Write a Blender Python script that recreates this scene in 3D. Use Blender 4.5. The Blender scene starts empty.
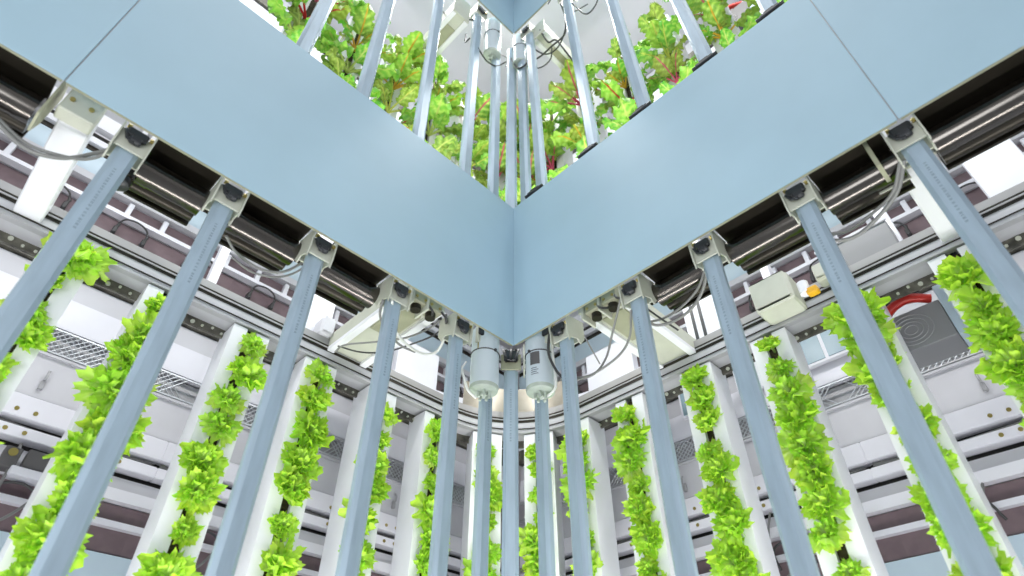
import bpy, math, random
from mathutils import Vector, Matrix
random.seed(7)
S = bpy.context.scene
COL = S.collection
PI = math.pi

# ------------------------------------------------------------------ camera
F_PX = 606.0
PITCH, ROLL, YC = 0.7205, 0.0024, 0.0033
cam_d = bpy.data.cameras.new('camera')
cam = bpy.data.objects.new('camera', cam_d); COL.objects.link(cam)
cam_d.sensor_width = 36.0; cam_d.lens = F_PX / 1024 * 36.0
cam_d.clip_start = 0.02; cam_d.clip_end = 60
cF = Vector((0, math.cos(PITCH), math.sin(PITCH)))
cU0 = Vector((0, -math.sin(PITCH), math.cos(PITCH))); cR0 = Vector((1, 0, 0))
cR = math.cos(ROLL) * cR0 + math.sin(ROLL) * cU0
cU = -math.sin(ROLL) * cR0 + math.cos(ROLL) * cU0
cam.matrix_world = Matrix(((cR.x, cU.x, -cF.x, 0), (cR.y, cU.y, -cF.y, 0), (cR.z, cU.z, -cF.z, 0), (0, 0, 0, 1)))
cam_d.dof.use_dof = True; cam_d.dof.focus_distance = 2.6; cam_d.dof.aperture_fstop = 1.9
S.camera = cam

# ------------------------------------------------------------------ light and exposure
w = bpy.data.worlds.new('world'); S.world = w; w.use_nodes = True
wn = w.node_tree.nodes; wl = w.node_tree.links
bg = wn['Background']; bg.inputs['Color'].default_value = (0.93, 0.96, 1.0, 1); bg.inputs['Strength'].default_value = 0.62


def area(name, loc, target, size, size_y, power, color=(1, 1, 1)):
    l = bpy.data.lights.new(name, 'AREA'); l.shape = 'RECTANGLE'; l.size = size; l.size_y = size_y
    l.energy = power; l.color = color
    o = bpy.data.objects.new(name, l); COL.objects.link(o); o.location = loc
    o.rotation_euler = (Vector(target) - Vector(loc)).to_track_quat('-Z', 'Y').to_euler()
    return o


area('overhead_fill', (0, 0.0, 4.85), (0, 0.0, 0), 1.8, 1.8, 28, (0.97, 0.99, 1.0))  # added fill light, out of view above the frame
area('rear_fill', (-0.75, -0.9, 0.1), (0.25, 1.8, 2.0), 1.4, 1.0, 32, (0.93, 0.97, 1.0))  # added bluish fill from behind the camera, lifts the fascia
# unseen fill lights added to brighten the background: long strips in the aisle between the frame and the towers, behind the fascia and down by the floor
for sg in (-1, 1):
    r2 = 0.70710678
    def spot(u, V): return (sg * r2 * (u + V), 2 + r2 * (V - u))
    for nm, u, V, z, tu, tV, tz, ln, wd, pw in (('fill_strip_high', 0.9, 0.30, 2.15, 0.9, 0.95, 1.2, 2.2, 0.10, 13),
                                                ('fill_strip_low', 0.9, 0.22, -0.25, 0.9, 0.80, 1.0, 2.4, 0.14, 27),
                                                ('fill_strip_upper', 0.8, 0.22, 2.34, 0.8, 1.0, 3.9, 2.2, 0.10, 15),
                                                ('fill_strip_top', 0.8, 0.35, 4.85, 0.8, 0.9, 3.4, 2.2, 0.10, 42)):
        a = spot(u, V); b = spot(tu, tV)
        o = area(nm, (a[0], a[1], z), (b[0], b[1], tz), ln, wd, pw, (1.0, 0.99, 0.98))
        # long side runs along the wall
        dz = -(Vector((b[0], b[1], tz)) - Vector((a[0], a[1], z))).normalized()
        dx = Vector((sg * r2, -r2, 0)); dy = dz.cross(dx).normalized()
        o.rotation_euler = Matrix((dx, dy, dz)).transposed().to_euler()
S.view_settings.view_transform = 'Standard'; S.view_settings.look = 'None'
S.view_settings.gamma = 1.0; S.view_settings.use_curve_mapping = False
S.view_settings.exposure = 0.0

# ------------------------------------------------------------------ the two walls of the frame
C = Vector((2 * math.sin(YC), 2 * math.cos(YC), 0))
AL = YC + PI + PI / 4; AR = YC + PI - PI / 4
DL = Vector((math.sin(AL), math.cos(AL), 0)); DR = Vector((math.sin(AR), math.cos(AR), 0))
ROT = {'l': PI / 4 - YC, 'r': -PI / 4 - YC}
FLOOR = -1.3; TIER = 2.67; CEIL = 4.98


def DN(s): return (DL, DR) if s == 'l' else (DR, DL)


def P(s, u, V, z):
    """u metres from the corner along the wall, V metres outward behind the fascia, height z"""
    d, n = DN(s); q = C - n * V + d * u
    return Vector((q.x, q.y, z))


def sx(s): return -1 if s == 'l' else 1      # local x of a wall-turned thing runs left to right


# ------------------------------------------------------------------ materials
M = {}


def mat(name, col, rough=0.5, metal=0.0, var=0.04, scale=6.0, bump=0.0, bscale=60.0, spec=0.5, trans=0.0, stretch=None):
    m = bpy.data.materials.new(name); m.use_nodes = True
    nt = m.node_tree; b = nt.nodes['Principled BSDF']
    b.inputs['Roughness'].default_value = rough; b.inputs['Metallic'].default_value = metal
    b.inputs['Specular IOR Level'].default_value = spec
    tc = nt.nodes.new('ShaderNodeTexCoord'); mp = nt.nodes.new('ShaderNodeMapping')
    nt.links.new(tc.outputs['Object'], mp.inputs['Vector'])
    if stretch: mp.inputs['Scale'].default_value = stretch
    nz = nt.nodes.new('ShaderNodeTexNoise'); nz.inputs['Scale'].default_value = scale; nz.inputs['Detail'].default_value = 4
    nt.links.new(mp.outputs[0], nz.inputs['Vector'])
    rp = nt.nodes.new('ShaderNodeValToRGB')
    rp.color_ramp.elements[0].position = 0.3; rp.color_ramp.elements[1].position = 0.7
    rp.color_ramp.elements[0].color = tuple(max(0, c * (1 - var)) for c in col) + (1,)
    rp.color_ramp.elements[1].color = tuple(min(1, c * (1 + var)) for c in col) + (1,)
    nt.links.new(nz.outputs['Fac'], rp.inputs['Fac']); nt.links.new(rp.outputs[0], b.inputs['Base Color'])
    if bump:
        n2 = nt.nodes.new('ShaderNodeTexNoise'); n2.inputs['Scale'].default_value = bscale
        nt.links.new(mp.outputs[0], n2.inputs['Vector'])
        bp = nt.nodes.new('ShaderNodeBump'); bp.inputs['Strength'].default_value = bump; bp.inputs['Distance'].default_value = 0.01
        nt.links.new(n2.outputs['Fac'], bp.inputs['Height']); nt.links.new(bp.outputs[0], b.inputs['Normal'])
    M[name] = m
    return m


mat('fascia_paint', (0.40, 0.565, 0.66), 0.42, 0, 0.03, 3, spec=0.35)
mat('pole_zinc', (0.37, 0.47, 0.555), 0.36, 0.15, 0.13, 30, 0.06, 80, stretch=(1, 1, 0.15))
mat('tower_white', (0.86, 0.86, 0.90), 0.35, 0, 0.02)
mat('rack_white', (0.78, 0.78, 0.83), 0.4, 0, 0.03)
mat('rack_grey', (0.60, 0.60, 0.63), 0.45, 0, 0.04)
mat('steel_grey', (0.42, 0.42, 0.43), 0.4, 0.3, 0.08)
mat('band_dark', (0.10, 0.095, 0.075), 0.5, 0, 0.6, 25)
mat('track_grey', (0.50, 0.50, 0.52), 0.45, 0, 0.08, 9)
mat('steel_light', (0.36, 0.35, 0.345), 0.4, 0.2, 0.08)
mat('cream', (0.56, 0.57, 0.48), 0.5, 0, 0.07, 12)
mat('olive', (0.36, 0.36, 0.25), 0.55, 0, 0.1, 12)
mat('mauve', (0.17, 0.12, 0.13), 0.45, 0, 0.12, 20)
mat('sky_panel', (0.52, 0.64, 0.72), 0.3, 0, 0.03)
mat('dark', (0.035, 0.032, 0.03), 0.5, 0, 0.3, 30)
mat('dark_chrome', (0.12, 0.11, 0.10), 0.2, 1.0, 0.1, 4)
mat('dark_bronze', (0.035, 0.030, 0.022), 0.35, 0.6, 0.2, 8)
mat('black_plastic', (0.02, 0.022, 0.025), 0.35, 0, 0.2)
mat('cable_grey', (0.22, 0.22, 0.21), 0.45, 0, 0.05)
mat('cable_black', (0.045, 0.045, 0.045), 0.4, 0, 0.05)
mat('cable_white', (0.75, 0.76, 0.72), 0.4, 0, 0.02)
mat('foam', (0.055, 0.042, 0.022), 0.95, 0, 0.4, 60, 0.6, 120)
mat('motor_shell', (0.60, 0.68, 0.72), 0.3, 0.0, 0.03)
mat('motor_cap', (0.46, 0.52, 0.45), 0.25, 0, 0.08, 30)
mat('brass', (0.45, 0.36, 0.12), 0.3, 0.8, 0.1)
mat('red_hose', (0.62, 0.03, 0.02), 0.35, 0, 0.1)
mat('orange_cap', (0.80, 0.42, 0.02), 0.4, 0, 0.05)
mat('box_grey', (0.27, 0.27, 0.275), 0.5, 0, 0.04)
mat('box_dark', (0.11, 0.105, 0.105), 0.5, 0, 0.1)
mat('ceiling_paint', (0.74, 0.73, 0.77), 0.8, 0, 0.015, 2)
mat('floor_paint', (0.62, 0.63, 0.65), 0.6, 0, 0.05, 3)
mat('tan_steel', (0.42, 0.38, 0.31), 0.3, 0.7, 0.12, 10)
mat('wire', (0.60, 0.62, 0.64), 0.3, 0.6, 0.1)
mat('root_brown', (0.20, 0.08, 0.06), 0.9, 0, 0.4, 60, 0.6, 90)
mat('stamp', (0.26, 0.33, 0.39), 0.5, 0, 0.1)
mat('label_ink', (0.10, 0.12, 0.15), 0.5, 0, 0.1)


def leaf_mat(name, trans):
    m = bpy.data.materials.new(name); m.use_nodes = True; nt = m.node_tree
    b = nt.nodes['Principled BSDF']; out = nt.nodes['Material Output']
    at = nt.nodes.new('ShaderNodeVertexColor'); at.layer_name = 'Col'
    b.inputs['Roughness'].default_value = 0.42; b.inputs['Specular IOR Level'].default_value = 0.4
    nz = nt.nodes.new('ShaderNodeTexNoise'); nz.inputs['Scale'].default_value = 55
    tc = nt.nodes.new('ShaderNodeTexCoord'); nt.links.new(tc.outputs['Object'], nz.inputs['Vector'])
    bp = nt.nodes.new('ShaderNodeBump'); bp.inputs['Strength'].default_value = 0.5; bp.inputs['Distance'].default_value = 0.006
    nt.links.new(nz.outputs['Fac'], bp.inputs['Height']); nt.links.new(bp.outputs[0], b.inputs['Normal'])
    nt.links.new(at.outputs['Color'], b.inputs['Base Color'])
    tr = nt.nodes.new('ShaderNodeBsdfTranslucent'); nt.links.new(at.outputs['Color'], tr.inputs['Color'])
    mx = nt.nodes.new('ShaderNodeMixShader'); mx.inputs[0].default_value = trans
    nt.links.new(b.outputs[0], mx.inputs[1]); nt.links.new(tr.outputs[0], mx.inputs[2]); nt.links.new(mx.outputs[0], out.inputs['Surface'])
    M[name] = m


leaf_mat('lettuce_leaf', 0.45); leaf_mat('chard_leaf', 0.35)


# ------------------------------------------------------------------ mesh helpers
class MB:
    def __init__(s): s.v = []; s.f = []; s.c = []; s.smooth = []

    def add(s, vs, fs, smooth=False, cols=None):
        o = len(s.v); s.v += [tuple(x) for x in vs]; s.f += [tuple(i + o for i in f) for f in fs]
        s.smooth += [smooth] * len(fs)
        s.c += cols if cols else [(1, 1, 1, 1)] * len(vs)
        return s

    def box(s, x0, x1, y0, y1, z0, z1, fn=None, bev=0.0):
        """box with chamfered edges when bev > 0"""
        x0, x1 = min(x0, x1), max(x0, x1); y0, y1 = min(y0, y1), max(y0, y1); z0, z1 = min(z0, z1), max(z0, z1)
        if bev <= 0:
            vs = [(x, y, z) for x in (x0, x1) for y in (y0, y1) for z in (z0, z1)]
            fs = [(0, 1, 3, 2), (4, 6, 7, 5), (0, 4, 5, 1), (2, 3, 7, 6), (0, 2, 6, 4), (1, 5, 7, 3)]
        else:
            b = min(bev, (x1 - x0) / 2.2, (y1 - y0) / 2.2, (z1 - z0) / 2.2)
            ring = [(x0 + b, y0), (x1 - b, y0), (x1, y0 + b), (x1, y1 - b), (x1 - b, y1), (x0 + b, y1), (x0, y1 - b), (x0, y0 + b)]
            cx, cy = (x0 + x1) / 2, (y0 + y1) / 2
            def shr(p): return (p[0] + (b if p[0] < cx else -b), p[1] + (b if p[1] < cy else -b))
            inn = [shr(p) for p in ring]
            vs = [(p[0], p[1], z0) for p in inn] + [(p[0], p[1], z0 + b) for p in ring] + [(p[0], p[1], z1 - b) for p in ring] + [(p[0], p[1], z1) for p in inn]
            fs = [tuple(reversed(range(8))), tuple(range(24, 32))]
            for k in range(3):
                for i in range(8):
                    j = (i + 1) % 8
                    fs.append((k * 8 + i, k * 8 + j, k * 8 + 8 + j, k * 8 + 8 + i))
        if fn: vs = [fn(*v) for v in vs]
        return s.add(vs, fs)

    def tube(s, pts, r, n=8, cap=True):
        pts = [Vector(p) for p in pts]; vs = []; fs = []
        up = None
        for i, p in enumerate(pts):
            t = (pts[min(i + 1, len(pts) - 1)] - pts[max(i - 1, 0)])
            if t.length < 1e-9: t = Vector((0, 0, 1))
            t.normalize()
            if up is None: up = t.orthogonal().normalized()
            up = (up - t * up.dot(t))
            if up.length < 1e-6: up = t.orthogonal()
            up.normalize(); b = t.cross(up)
            rr = r[i] if isinstance(r, (list, tuple)) else r
            vs += [p + (up * math.cos(2 * PI * k / n) + b * math.sin(2 * PI * k / n)) * rr for k in range(n)]
        for i in range(len(pts) - 1):
            for k in range(n):
                j = (k + 1) % n
                fs.append((i * n + k, i * n + j, (i + 1) * n + j, (i + 1) * n + k))
        if cap: fs += [tuple(reversed(range(n))), tuple(range((len(pts) - 1) * n, len(pts) * n))]
        return s.add(vs, fs, True)

    def prism(s, poly, y0, y1, fn):
        """polygon (a,b) extruded from y0 to y1; fn(a,b,y) -> xyz"""
        n = len(poly)
        vs = [fn(a, b, y0) for a, b in poly] + [fn(a, b, y1) for a, b in poly]
        fs = [tuple(reversed(range(n))), tuple(range(n, 2 * n))] + [(i, (i + 1) % n, n + (i + 1) % n, n + i) for i in range(n)]
        return s.add(vs, fs)

    def build(s, name, m, parent=None, loc=(0, 0, 0), rz=0):
        me = bpy.data.meshes.new(name); me.from_pydata(s.v, [], s.f)
        me.polygons.foreach_set('use_smooth', s.smooth)
        if m in ('lettuce_leaf', 'chard_leaf'):
            ca = me.color_attributes.new('Col', 'FLOAT_COLOR', 'POINT')
            flat = [x for c in s.c for x in c]; ca.data.foreach_set('color', flat)
        me.materials.append(M[m]); me.update(); me.validate()
        import bmesh
        bm = bmesh.new(); bm.from_mesh(me)
        if m not in ('lettuce_leaf', 'chard_leaf'): bmesh.ops.recalc_face_normals(bm, faces=bm.faces)
        bm.to_mesh(me); bm.free()
        if any(s.smooth) and m not in ('lettuce_leaf', 'chard_leaf'):
            try: me.set_sharp_from_angle(angle=0.7)
            except Exception: pass
        o = bpy.data.objects.new(name, me); COL.objects.link(o)
        o.location = loc; o.rotation_euler = (0, 0, rz)
        if parent: o.parent = parent
        return o


def tag(o, label=None, cat=None, group=None, kind=None):
    if label: o['label'] = label
    if cat: o['category'] = cat
    if group: o['group'] = group
    if kind: o['kind'] = kind
    return o


def empty(name, loc, rz=0):
    o = bpy.data.objects.new(name, None); COL.objects.link(o); o.location = loc; o.rotation_euler = (0, 0, rz)
    o.empty_display_size = 0.05
    return o


def copy_tree(o, parent=None):
    c = o.copy(); COL.objects.link(c)
    if parent: c.parent = parent
    for ch in list(o.children): copy_tree(ch, c)
    return c


def spline(pts, n=8):
    pts = [Vector(p) for p in pts]; q = [pts[0] * 2 - pts[1]] + pts + [pts[-1] * 2 - pts[-2]]; out = []
    for i in range(1, len(q) - 2):
        for k in range(n):
            t = k / n; a, b, c, d = q[i - 1], q[i], q[i + 1], q[i + 2]
            out.append(0.5 * ((2 * b) + (c - a) * t + (2 * a - 5 * b + 4 * c - d) * t * t + (3 * b - a - 3 * c + d) * t ** 3))
    return out + [pts[-1]]


def ordn(k): return ['first', 'second', 'third', 'fourth', 'fifth', 'sixth', 'seventh', 'eighth', 'ninth', 'tenth', 'eleventh', 'twelfth'][k]


SIDE = {'l': 'left', 'r': 'right'}

# ------------------------------------------------------------------ room shell
tag(MB().box(-6, 6, -5, 6, FLOOR - 0.1, FLOOR).build('floor', 'floor_paint'), kind='structure')
tag(MB().box(-6, 6, -2.5, 6, CEIL, CEIL + 0.1).build('ceiling', 'ceiling_paint'), kind='structure')
for s in 'lr':
    d, n = DN(s)
    V0 = 1.75
    b = MB().box(-V0 - 0.1, 3.6, V0, V0 + 0.1, FLOOR, CEIL, fn=lambda u, V, z: P(s, u, V, z))
    tag(b.build('wall_' + SIDE[s], 'ceiling_paint'), kind='structure')

# ------------------------------------------------------------------ fascia panels
ZF0, ZF1 = 1.448, 2.282


def fascia(s, u0, u1, z0, z1, label, group, miter=False):
    e = empty('fascia_panel', P(s, u0, 0, z0), ROT[s]); k = sx(s)
    L = (u1 - u0) * k
    sheet = MB().box(0, L, 0, 0.004, 0, z1 - z0, bev=0.0012); sheet.build('sheet', 'fascia_paint', e)
    fl = MB().box(0 + 0.004 * k, L - 0.004 * k, 0.004, 0.012, 0.0005, 0.004)
    fl.build('lower_flange', 'olive', e)
    f2 = MB().box(0.004 * k, L - 0.004 * k, 0.004, 0.030, z1 - z0 - 0.004, z1 - z0 - 0.0005)
    f2.build('upper_flange', 'fascia_paint', e)
    tag(e, label, 'panel', group)


def block_seam(s, u, z0, z1):  # strip added behind the seam to stop light leaking through
    e = MB().box(-0.02, 0.02, 0.0045, 0.007, 0.006, z1 - z0 - 0.006).build('seam_light_block', 'steel_grey', None, P(s, u, 0, z0), ROT[s])
    tag(e, 'added grey strip behind the %s fascia seam to block light' % SIDE[s], 'strip')


SEAM = {'l': 1.656, 'r': 1.492}
for s in 'lr':
    g = SIDE[s]
    block_seam(s, SEAM[s], ZF0, ZF1)
    u0 = -0.0036 if s == 'l' else 0.0
    fascia(s, u0, SEAM[s] - 0.0016, ZF0, ZF1, 'large pale blue sheet panel running %s from the corner below the upper poles' % g, 'pale blue fascia panels')
    fascia(s, SEAM[s] + 0.0016, 2.75, ZF0, ZF1, 'pale blue sheet panel past the vertical seam at the %s edge of the photo' % g, 'pale blue fascia panels')
    fascia(s, u0, 2.0, 4.118, 4.93, 'pale blue sheet panel at the very top, on the %s of the top corner' % g, 'pale blue fascia panels')

# ------------------------------------------------------------------ dark polished tubes and channel behind the lower edge


def dark_tube(s, u0, u1, label, zb=ZF0):
    e = empty('drive_tube', P(s, u0, 0.155, zb), ROT[s]); k = sx(s); L = (u1 - u0) * k
    MB().tube([(0, 0, -0.002), (L, 0, -0.002)], 0.044, 24).build('tube', 'dark_chrome', e)
    MB().tube([(0.002 * k, 0.056, -0.016), (L - 0.002 * k, 0.056, -0.016)], 0.022, 16).build('lower_tube', 'dark_bronze', e)
    for a in (0.0, L - 0.04 * k): MB().tube([(a, 0, -0.002), (a + 0.04 * k, 0, -0.002)], 0.0455, 24).build('sleeve', 'dark_chrome', e)
    MB().box(0, L, -0.138, 0.10, 0.055, 0.062).box(0, L, 0.09, 0.10, -0.03, 0.055).build('channel', 'dark_bronze', e)
    tag(e, label, 'tube', 'dark polished tubes behind the fascia')


# (the pole brackets hang between the tubes)
LOWER = {'l': [0.235, 0.534, 0.856, 1.174, 1.456], 'r': [0.212, 0.553, 0.851, 1.178, 1.485]}
for s in 'lr':
    us = LOWER[s]; g = SIDE[s]
    st = 1
    for i in range(1, 5):
        a = us[i] + 0.045 + (0.18 if (s == 'l' and i == 4) else 0); b = (us[i + 1] - 0.045) if i < 4 else 2.6
        txt = 'dark polished horizontal tube between the %s and %s %s poles from the corner' % (ordn(i), ordn(i + 1), g) if i < 4 else 'dark polished horizontal tube beyond the outermost %s pole' % g
        dark_tube(s, a, b, txt)


# ------------------------------------------------------------------ poles
def pole_ring(w, d, c):
    return [(-w / 2 + c, -d / 2), (w / 2 - c, -d / 2), (w / 2, -d / 2 + c), (w / 2, d / 2 - c), (w / 2 - c, d / 2), (-w / 2 + c, d / 2), (-w / 2, d / 2 - c), (-w / 2, -d / 2 + c)]


PW, PD, PC = 0.058, 0.042, 0.012


def make_pole(z0, z1, dx=0.0, foot=False, scale=1.0, marks=True):
    e = empty('support_pole', (0, 0, 0))
    ring = [(x * scale, y * scale) for x, y in pole_ring(PW, PD, PC)]
    m = MB(); h = z1 - z0
    vs = [(x, y, 0) for x, y in ring] + [(x + dx, y, h) for x, y in ring]
    m.add(vs, [tuple(reversed(range(8))), tuple(range(8, 16))] + [(i, (i + 1) % 8, 8 + (i + 1) % 8, 8 + i) for i in range(8)])
    m.build('shaft', 'pole_zinc', e)
    if marks:
        k = MB(); rr = random.Random(3)
        z = h - 0.09
        while z > h - 0.32:      # faint stamped code down the face
            a = rr.uniform(0.003, 0.007); x = dx * z / h
            k.box(-0.004 + x, 0.003 + x, -PD * scale / 2 - 0.0006, -PD * scale / 2 + 0.0004, z - a, z); z -= a + rr.uniform(0.003, 0.008)
        k.build('stamped_marks', 'stamp', e)
    if foot:
        f = MB(); f.prism(pole_ring(0.10, 0.06, 0.012), 0.030, 0.040, lambda a, b, y: (a, b, y))
        for sg in (-1, 1):
            f.prism([(sg * PW / 2, 0.04), (sg * 0.048, 0.04), (sg * PW / 2, 0.10)], -0.018, 0.018, lambda a, b, y: (a, y, b))
        f.build('foot_plate', 'pole_zinc', e)
        c = MB(); c.box(-0.040, 0.040, -0.078, -0.030, 0.036, 0.056, bev=0.004).box(-0.022, 0.022, -0.074, -0.040, 0.054, 0.068, bev=0.004).box(-0.012, 0.012, -0.07, -0.05, 0.012, 0.04)
        c.tube([(-0.056, -0.066, 0.048), (-0.034, -0.066, 0.048)], 0.009, 10).tube([(0.034, -0.066, 0.048), (0.056, -0.066, 0.048)], 0.009, 10)
        c.build('clamp', 'black_plastic', e)
    return e


# bracket that carries a lower pole: cream hanger, side plates with pointed tips, black clamp, cable tie
def make_bracket(V=0.08):
    e = empty('pole_bracket', (0, 0, 0))
    MB().box(-0.036, 0.036, -0.030, -0.024, -0.010, 0.052, bev=0.001).box(-0.036, 0.036, 0.026, 0.031, -0.004, 0.055).build('hanger_plate', 'cream', e)
    for sg in (-1, 1):
        tipz = -0.030
        m = MB().prism([(-0.045, 0.075), (0.050, 0.085), (0.050, 0.010), (0.036, -0.008), (0.030, tipz + 0.012), (0.012, -0.002), (-0.020, -0.012), (-0.032, tipz), (-0.040, 0.0)],
                       sg * 0.036, sg * 0.040, lambda a, b, y: (y, a, b))
        m.build('side_plate', 'cream', e)
    c = MB().box(-0.026, 0.024, -0.046, -0.031, 0.022, 0.055, bev=0.005).box(-0.012, 0.016, -0.050, -0.032, 0.006, 0.028, bev=0.004)
    c.tube([(-0.028, -0.040, 0.040), (-0.018, -0.044, 0.012), (0.0, -0.044, 0.004)], 0.004, 6)
    c.build('clamp', 'black_plastic', e)
    n = MB().tube([(-0.030, -0.036, 0.058), (-0.020, -0.036, 0.058)], 0.006, 8).tube([(0.027, -0.036, 0.048), (0.035, -0.036, 0.050)], 0.006, 8)
    n.build('bolt', 'brass', e)
    return e


ZP = 1.405      # top of the lower poles
br0 = make_bracket(); used = False
p0 = make_pole(FLOOR, ZP); pused = False
for s in 'lr':
    for i, u in enumerate(LOWER[s]):
        where = ['nearest the corner', 'second from the corner', 'third from the corner', 'fourth from the corner', 'outermost and nearest the camera'][i]
        b = copy_tree(br0) if used else br0; used = True
        b.location = P(s, u, 0.08, ZP - 0.006); b.rotation_euler = (0, 0, ROT[s]); b.scale = (1.12, 1.12, 1.12)
        tag(b, 'cream hanger with black clamp topping the lower %s pole %s' % (SIDE[s], where.replace(' and nearest the camera', '')), 'bracket', 'cream brackets under the fascia')
        p = copy_tree(p0) if pused else p0; pused = True
        p.location = P(s, u, 0.08, FLOOR); p.rotation_euler = (0, 0, ROT[s])
        tag(p, 'tall blue-grey pole below the %s fascia, %s' % (SIDE[s], where), 'pole', 'lower blue-grey poles')
    p = copy_tree(p0); p.location = P(s, -0.012, 0.17, FLOOR); p.rotation_euler = (0, 0, ROT[s])
    p.children[0].name = 'shaft'
    tag(p, 'blue-grey pole coming down behind the lower %s motor cylinder' % SIDE[s], 'pole', 'lower blue-grey poles')
cz = C + Vector((-0.010, 0.14, 0))
p = copy_tree(p0); p.location = (cz.x, cz.y, FLOOR); p.rotation_euler = (0, 0, -YC)
tag(p, 'blue-grey pole straight under the corner where the lower fascias meet', 'pole', 'lower blue-grey poles')
e = empty('pole_bracket', (cz.x, cz.y, ZP), -YC)
MB().box(-0.042, 0.042, -0.03, -0.022, -0.002, 0.075, bev=0.002).build('hanger_plate', 'olive', e)
for sg in (-1, 1):
    MB().box(sg * 0.052, sg * 0.058, -0.04, 0.02, -0.01, 0.12, bev=0.001).build('side_plate', 'cream', e)
m = MB().box(-0.03, 0.03, -0.048, -0.03, 0.03, 0.09, bev=0.008)
for a in (-0.02, 0.0, 0.02): m.tube([(a, -0.05, 0.035), (a * 1.3, -0.055, 0.06), (a * 1.6, -0.04, 0.09)], 0.006, 8)
m.build('clamp', 'black_plastic', e)
tag(e, 'olive mounting block with black clamp directly under the lower fascia corner', 'bracket', 'cream brackets under the fascia')

# upper poles, standing on the fascia top edge (some lean a little)
UP = {'l': [(.069, 2.433, .082, 3.717, 'behind the motor'), (.262, 2.438, .264, 3.894, ''), (.552, 2.444, .573, 3.766, ''), (.864, 2.451, .875, 3.34, ''), (1.158, 2.462, 1.151, 2.888, '')],
      'r': [(.012, 2.442, 0.0, 3.825, ''), (.124, 2.409, .081, 4.074, ''), (.463, 2.47, .423, 4.005, ''), (.758, 2.474, .728, 3.579, ''), (1.076, 2.512, 1.054, 3.043, ''), (1.372, 2.43, 1.382, 2.505, '')]}
UZ0, UZ1 = ZF1 - 0.015, 4.075
for s in 'lr':
    for i, (ua, za, ub, zb, nt) in enumerate(UP[s]):
        k = (ub - ua) / (zb - za); k = max(-0.03, min(0.03, k))
        u0 = ua + k * (UZ0 - za); u1 = ua + k * (UZ1 - za)
        ft = s == 'r' and i >= 1
        p = make_pole(UZ0, UZ1, (u1 - u0) * sx(s), foot=ft, marks=False, scale=1.08)
        p.location = P(s, u0, 0.08, UZ0); p.rotation_euler = (0, 0, ROT[s])
        if s == 'l': lab = 'upper blue-grey pole on the left fascia, %s from the corner' % ordn(i)
        else: lab = ('thin upper blue-grey pole just right of the corner line with a bright edge' if i == 0 else 'upper blue-grey pole with black foot clamp on the right fascia, %s from the corner' % ordn(i - 1))
        tag(p, lab, 'pole', 'upper blue-grey poles')
cz2 = C + Vector((-0.012, 0.11, 0))
p = make_pole(UZ0, UZ1, 0.0, marks=False, scale=1.08); p.location = (cz2.x, cz2.y, UZ0); p.rotation_euler = (0, 0, -YC)
tag(p, 'upper blue-grey pole rising straight behind the corner of the lower fascias', 'pole', 'upper blue-grey poles')


# ------------------------------------------------------------------ motor cylinders
def motor(s, u, V, z0, z1, label, sticker=False, r=0.056, tie=0.6):
    e = empty('tubular_motor', P(s, u, V, z0), ROT[s]); h = z1 - z0
    MB().tube([(0, 0, 0.018), (0, 0, h)], r, 32).build('housing', 'motor_shell', e)
    m = MB().tube([(0, 0, 0), (0, 0, 0.004), (0, 0, 0.018)], [r * 0.80, r * 0.97, r * 1.02], 32)
    m.build('end_cap', 'motor_cap', e)
    c = MB(); rr = random.Random(5)
    for a in range(5):
        an = a * 1.3; c.tube([(0.022 * math.cos(an), 0.022 * math.sin(an), 0.002), (0.020 * math.cos(an + 0.3), 0.022 * math.sin(an + .3), -0.022 - 0.006 * rr.random())], 0.006, 8)
    c.box(-0.012, 0.012, -0.010, 0.010, -0.016, 0.002, bev=0.003)
    c.build('plug', 'motor_cap', e)
    t = MB(); ring = [((r + 0.001) * math.cos(2 * PI * k / 28), (r + 0.001) * math.sin(2 * PI * k / 28), h * tie) for k in range(29)]
    t.tube(ring, 0.0025, 6); t.box(-0.004, 0.004, -r - 0.008, -r, h * tie - 0.005, h * tie + 0.005)
    t.build('cable_tie', 'cable_black', e)
    if sticker:
        def arc(a0, a1, za, zb, mname, nm):
            q = MB(); n = 8
            vs = []; fs = []
            for rad in (r + 0.0008, r - 0.001):
                for j in range(n + 1):
                    an = a0 + (a1 - a0) * j / n
                    vs += [(rad * math.cos(an), rad * math.sin(an), za), (rad * math.cos(an), rad * math.sin(an), zb)]
            for j in range(n): fs.append((2 * j, 2 * j + 2, 2 * j + 3, 2 * j + 1))
            q.add(vs, fs, True).build(nm, mname, e)
        c0 = -PI / 4
        arc(c0 - 0.75, c0 - 0.05, h * 0.36, h * 0.57, 'box_dark', 'black_label')
        for j in range(4):
            arc(c0 - 0.70, c0 - 0.15 - 0.12 * (j % 2), h * 0.20 + j * 0.009, h * 0.20 + j * 0.009 + 0.003, 'label_ink', 'printed_line')
    tag(e, label, 'motor', 'white motor cylinders')
    return e


motor('l', 0.085, 0.075, 1.222, 1.50, 'pale grey motor cylinder left of the lower corner with a black tie')
motor('r', 0.072, 0.075, 1.222, 1.50, 'pale blue motor cylinder right of the lower corner with a black label', True)
motor('l', 0.125, 0.075, 3.72, 4.16, 'small pale motor cylinder left of the top corner')
motor('r', -0.02, 0.085, 3.80, 4.16, 'small pale motor cylinder right of the top corner', r=0.052)


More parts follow.
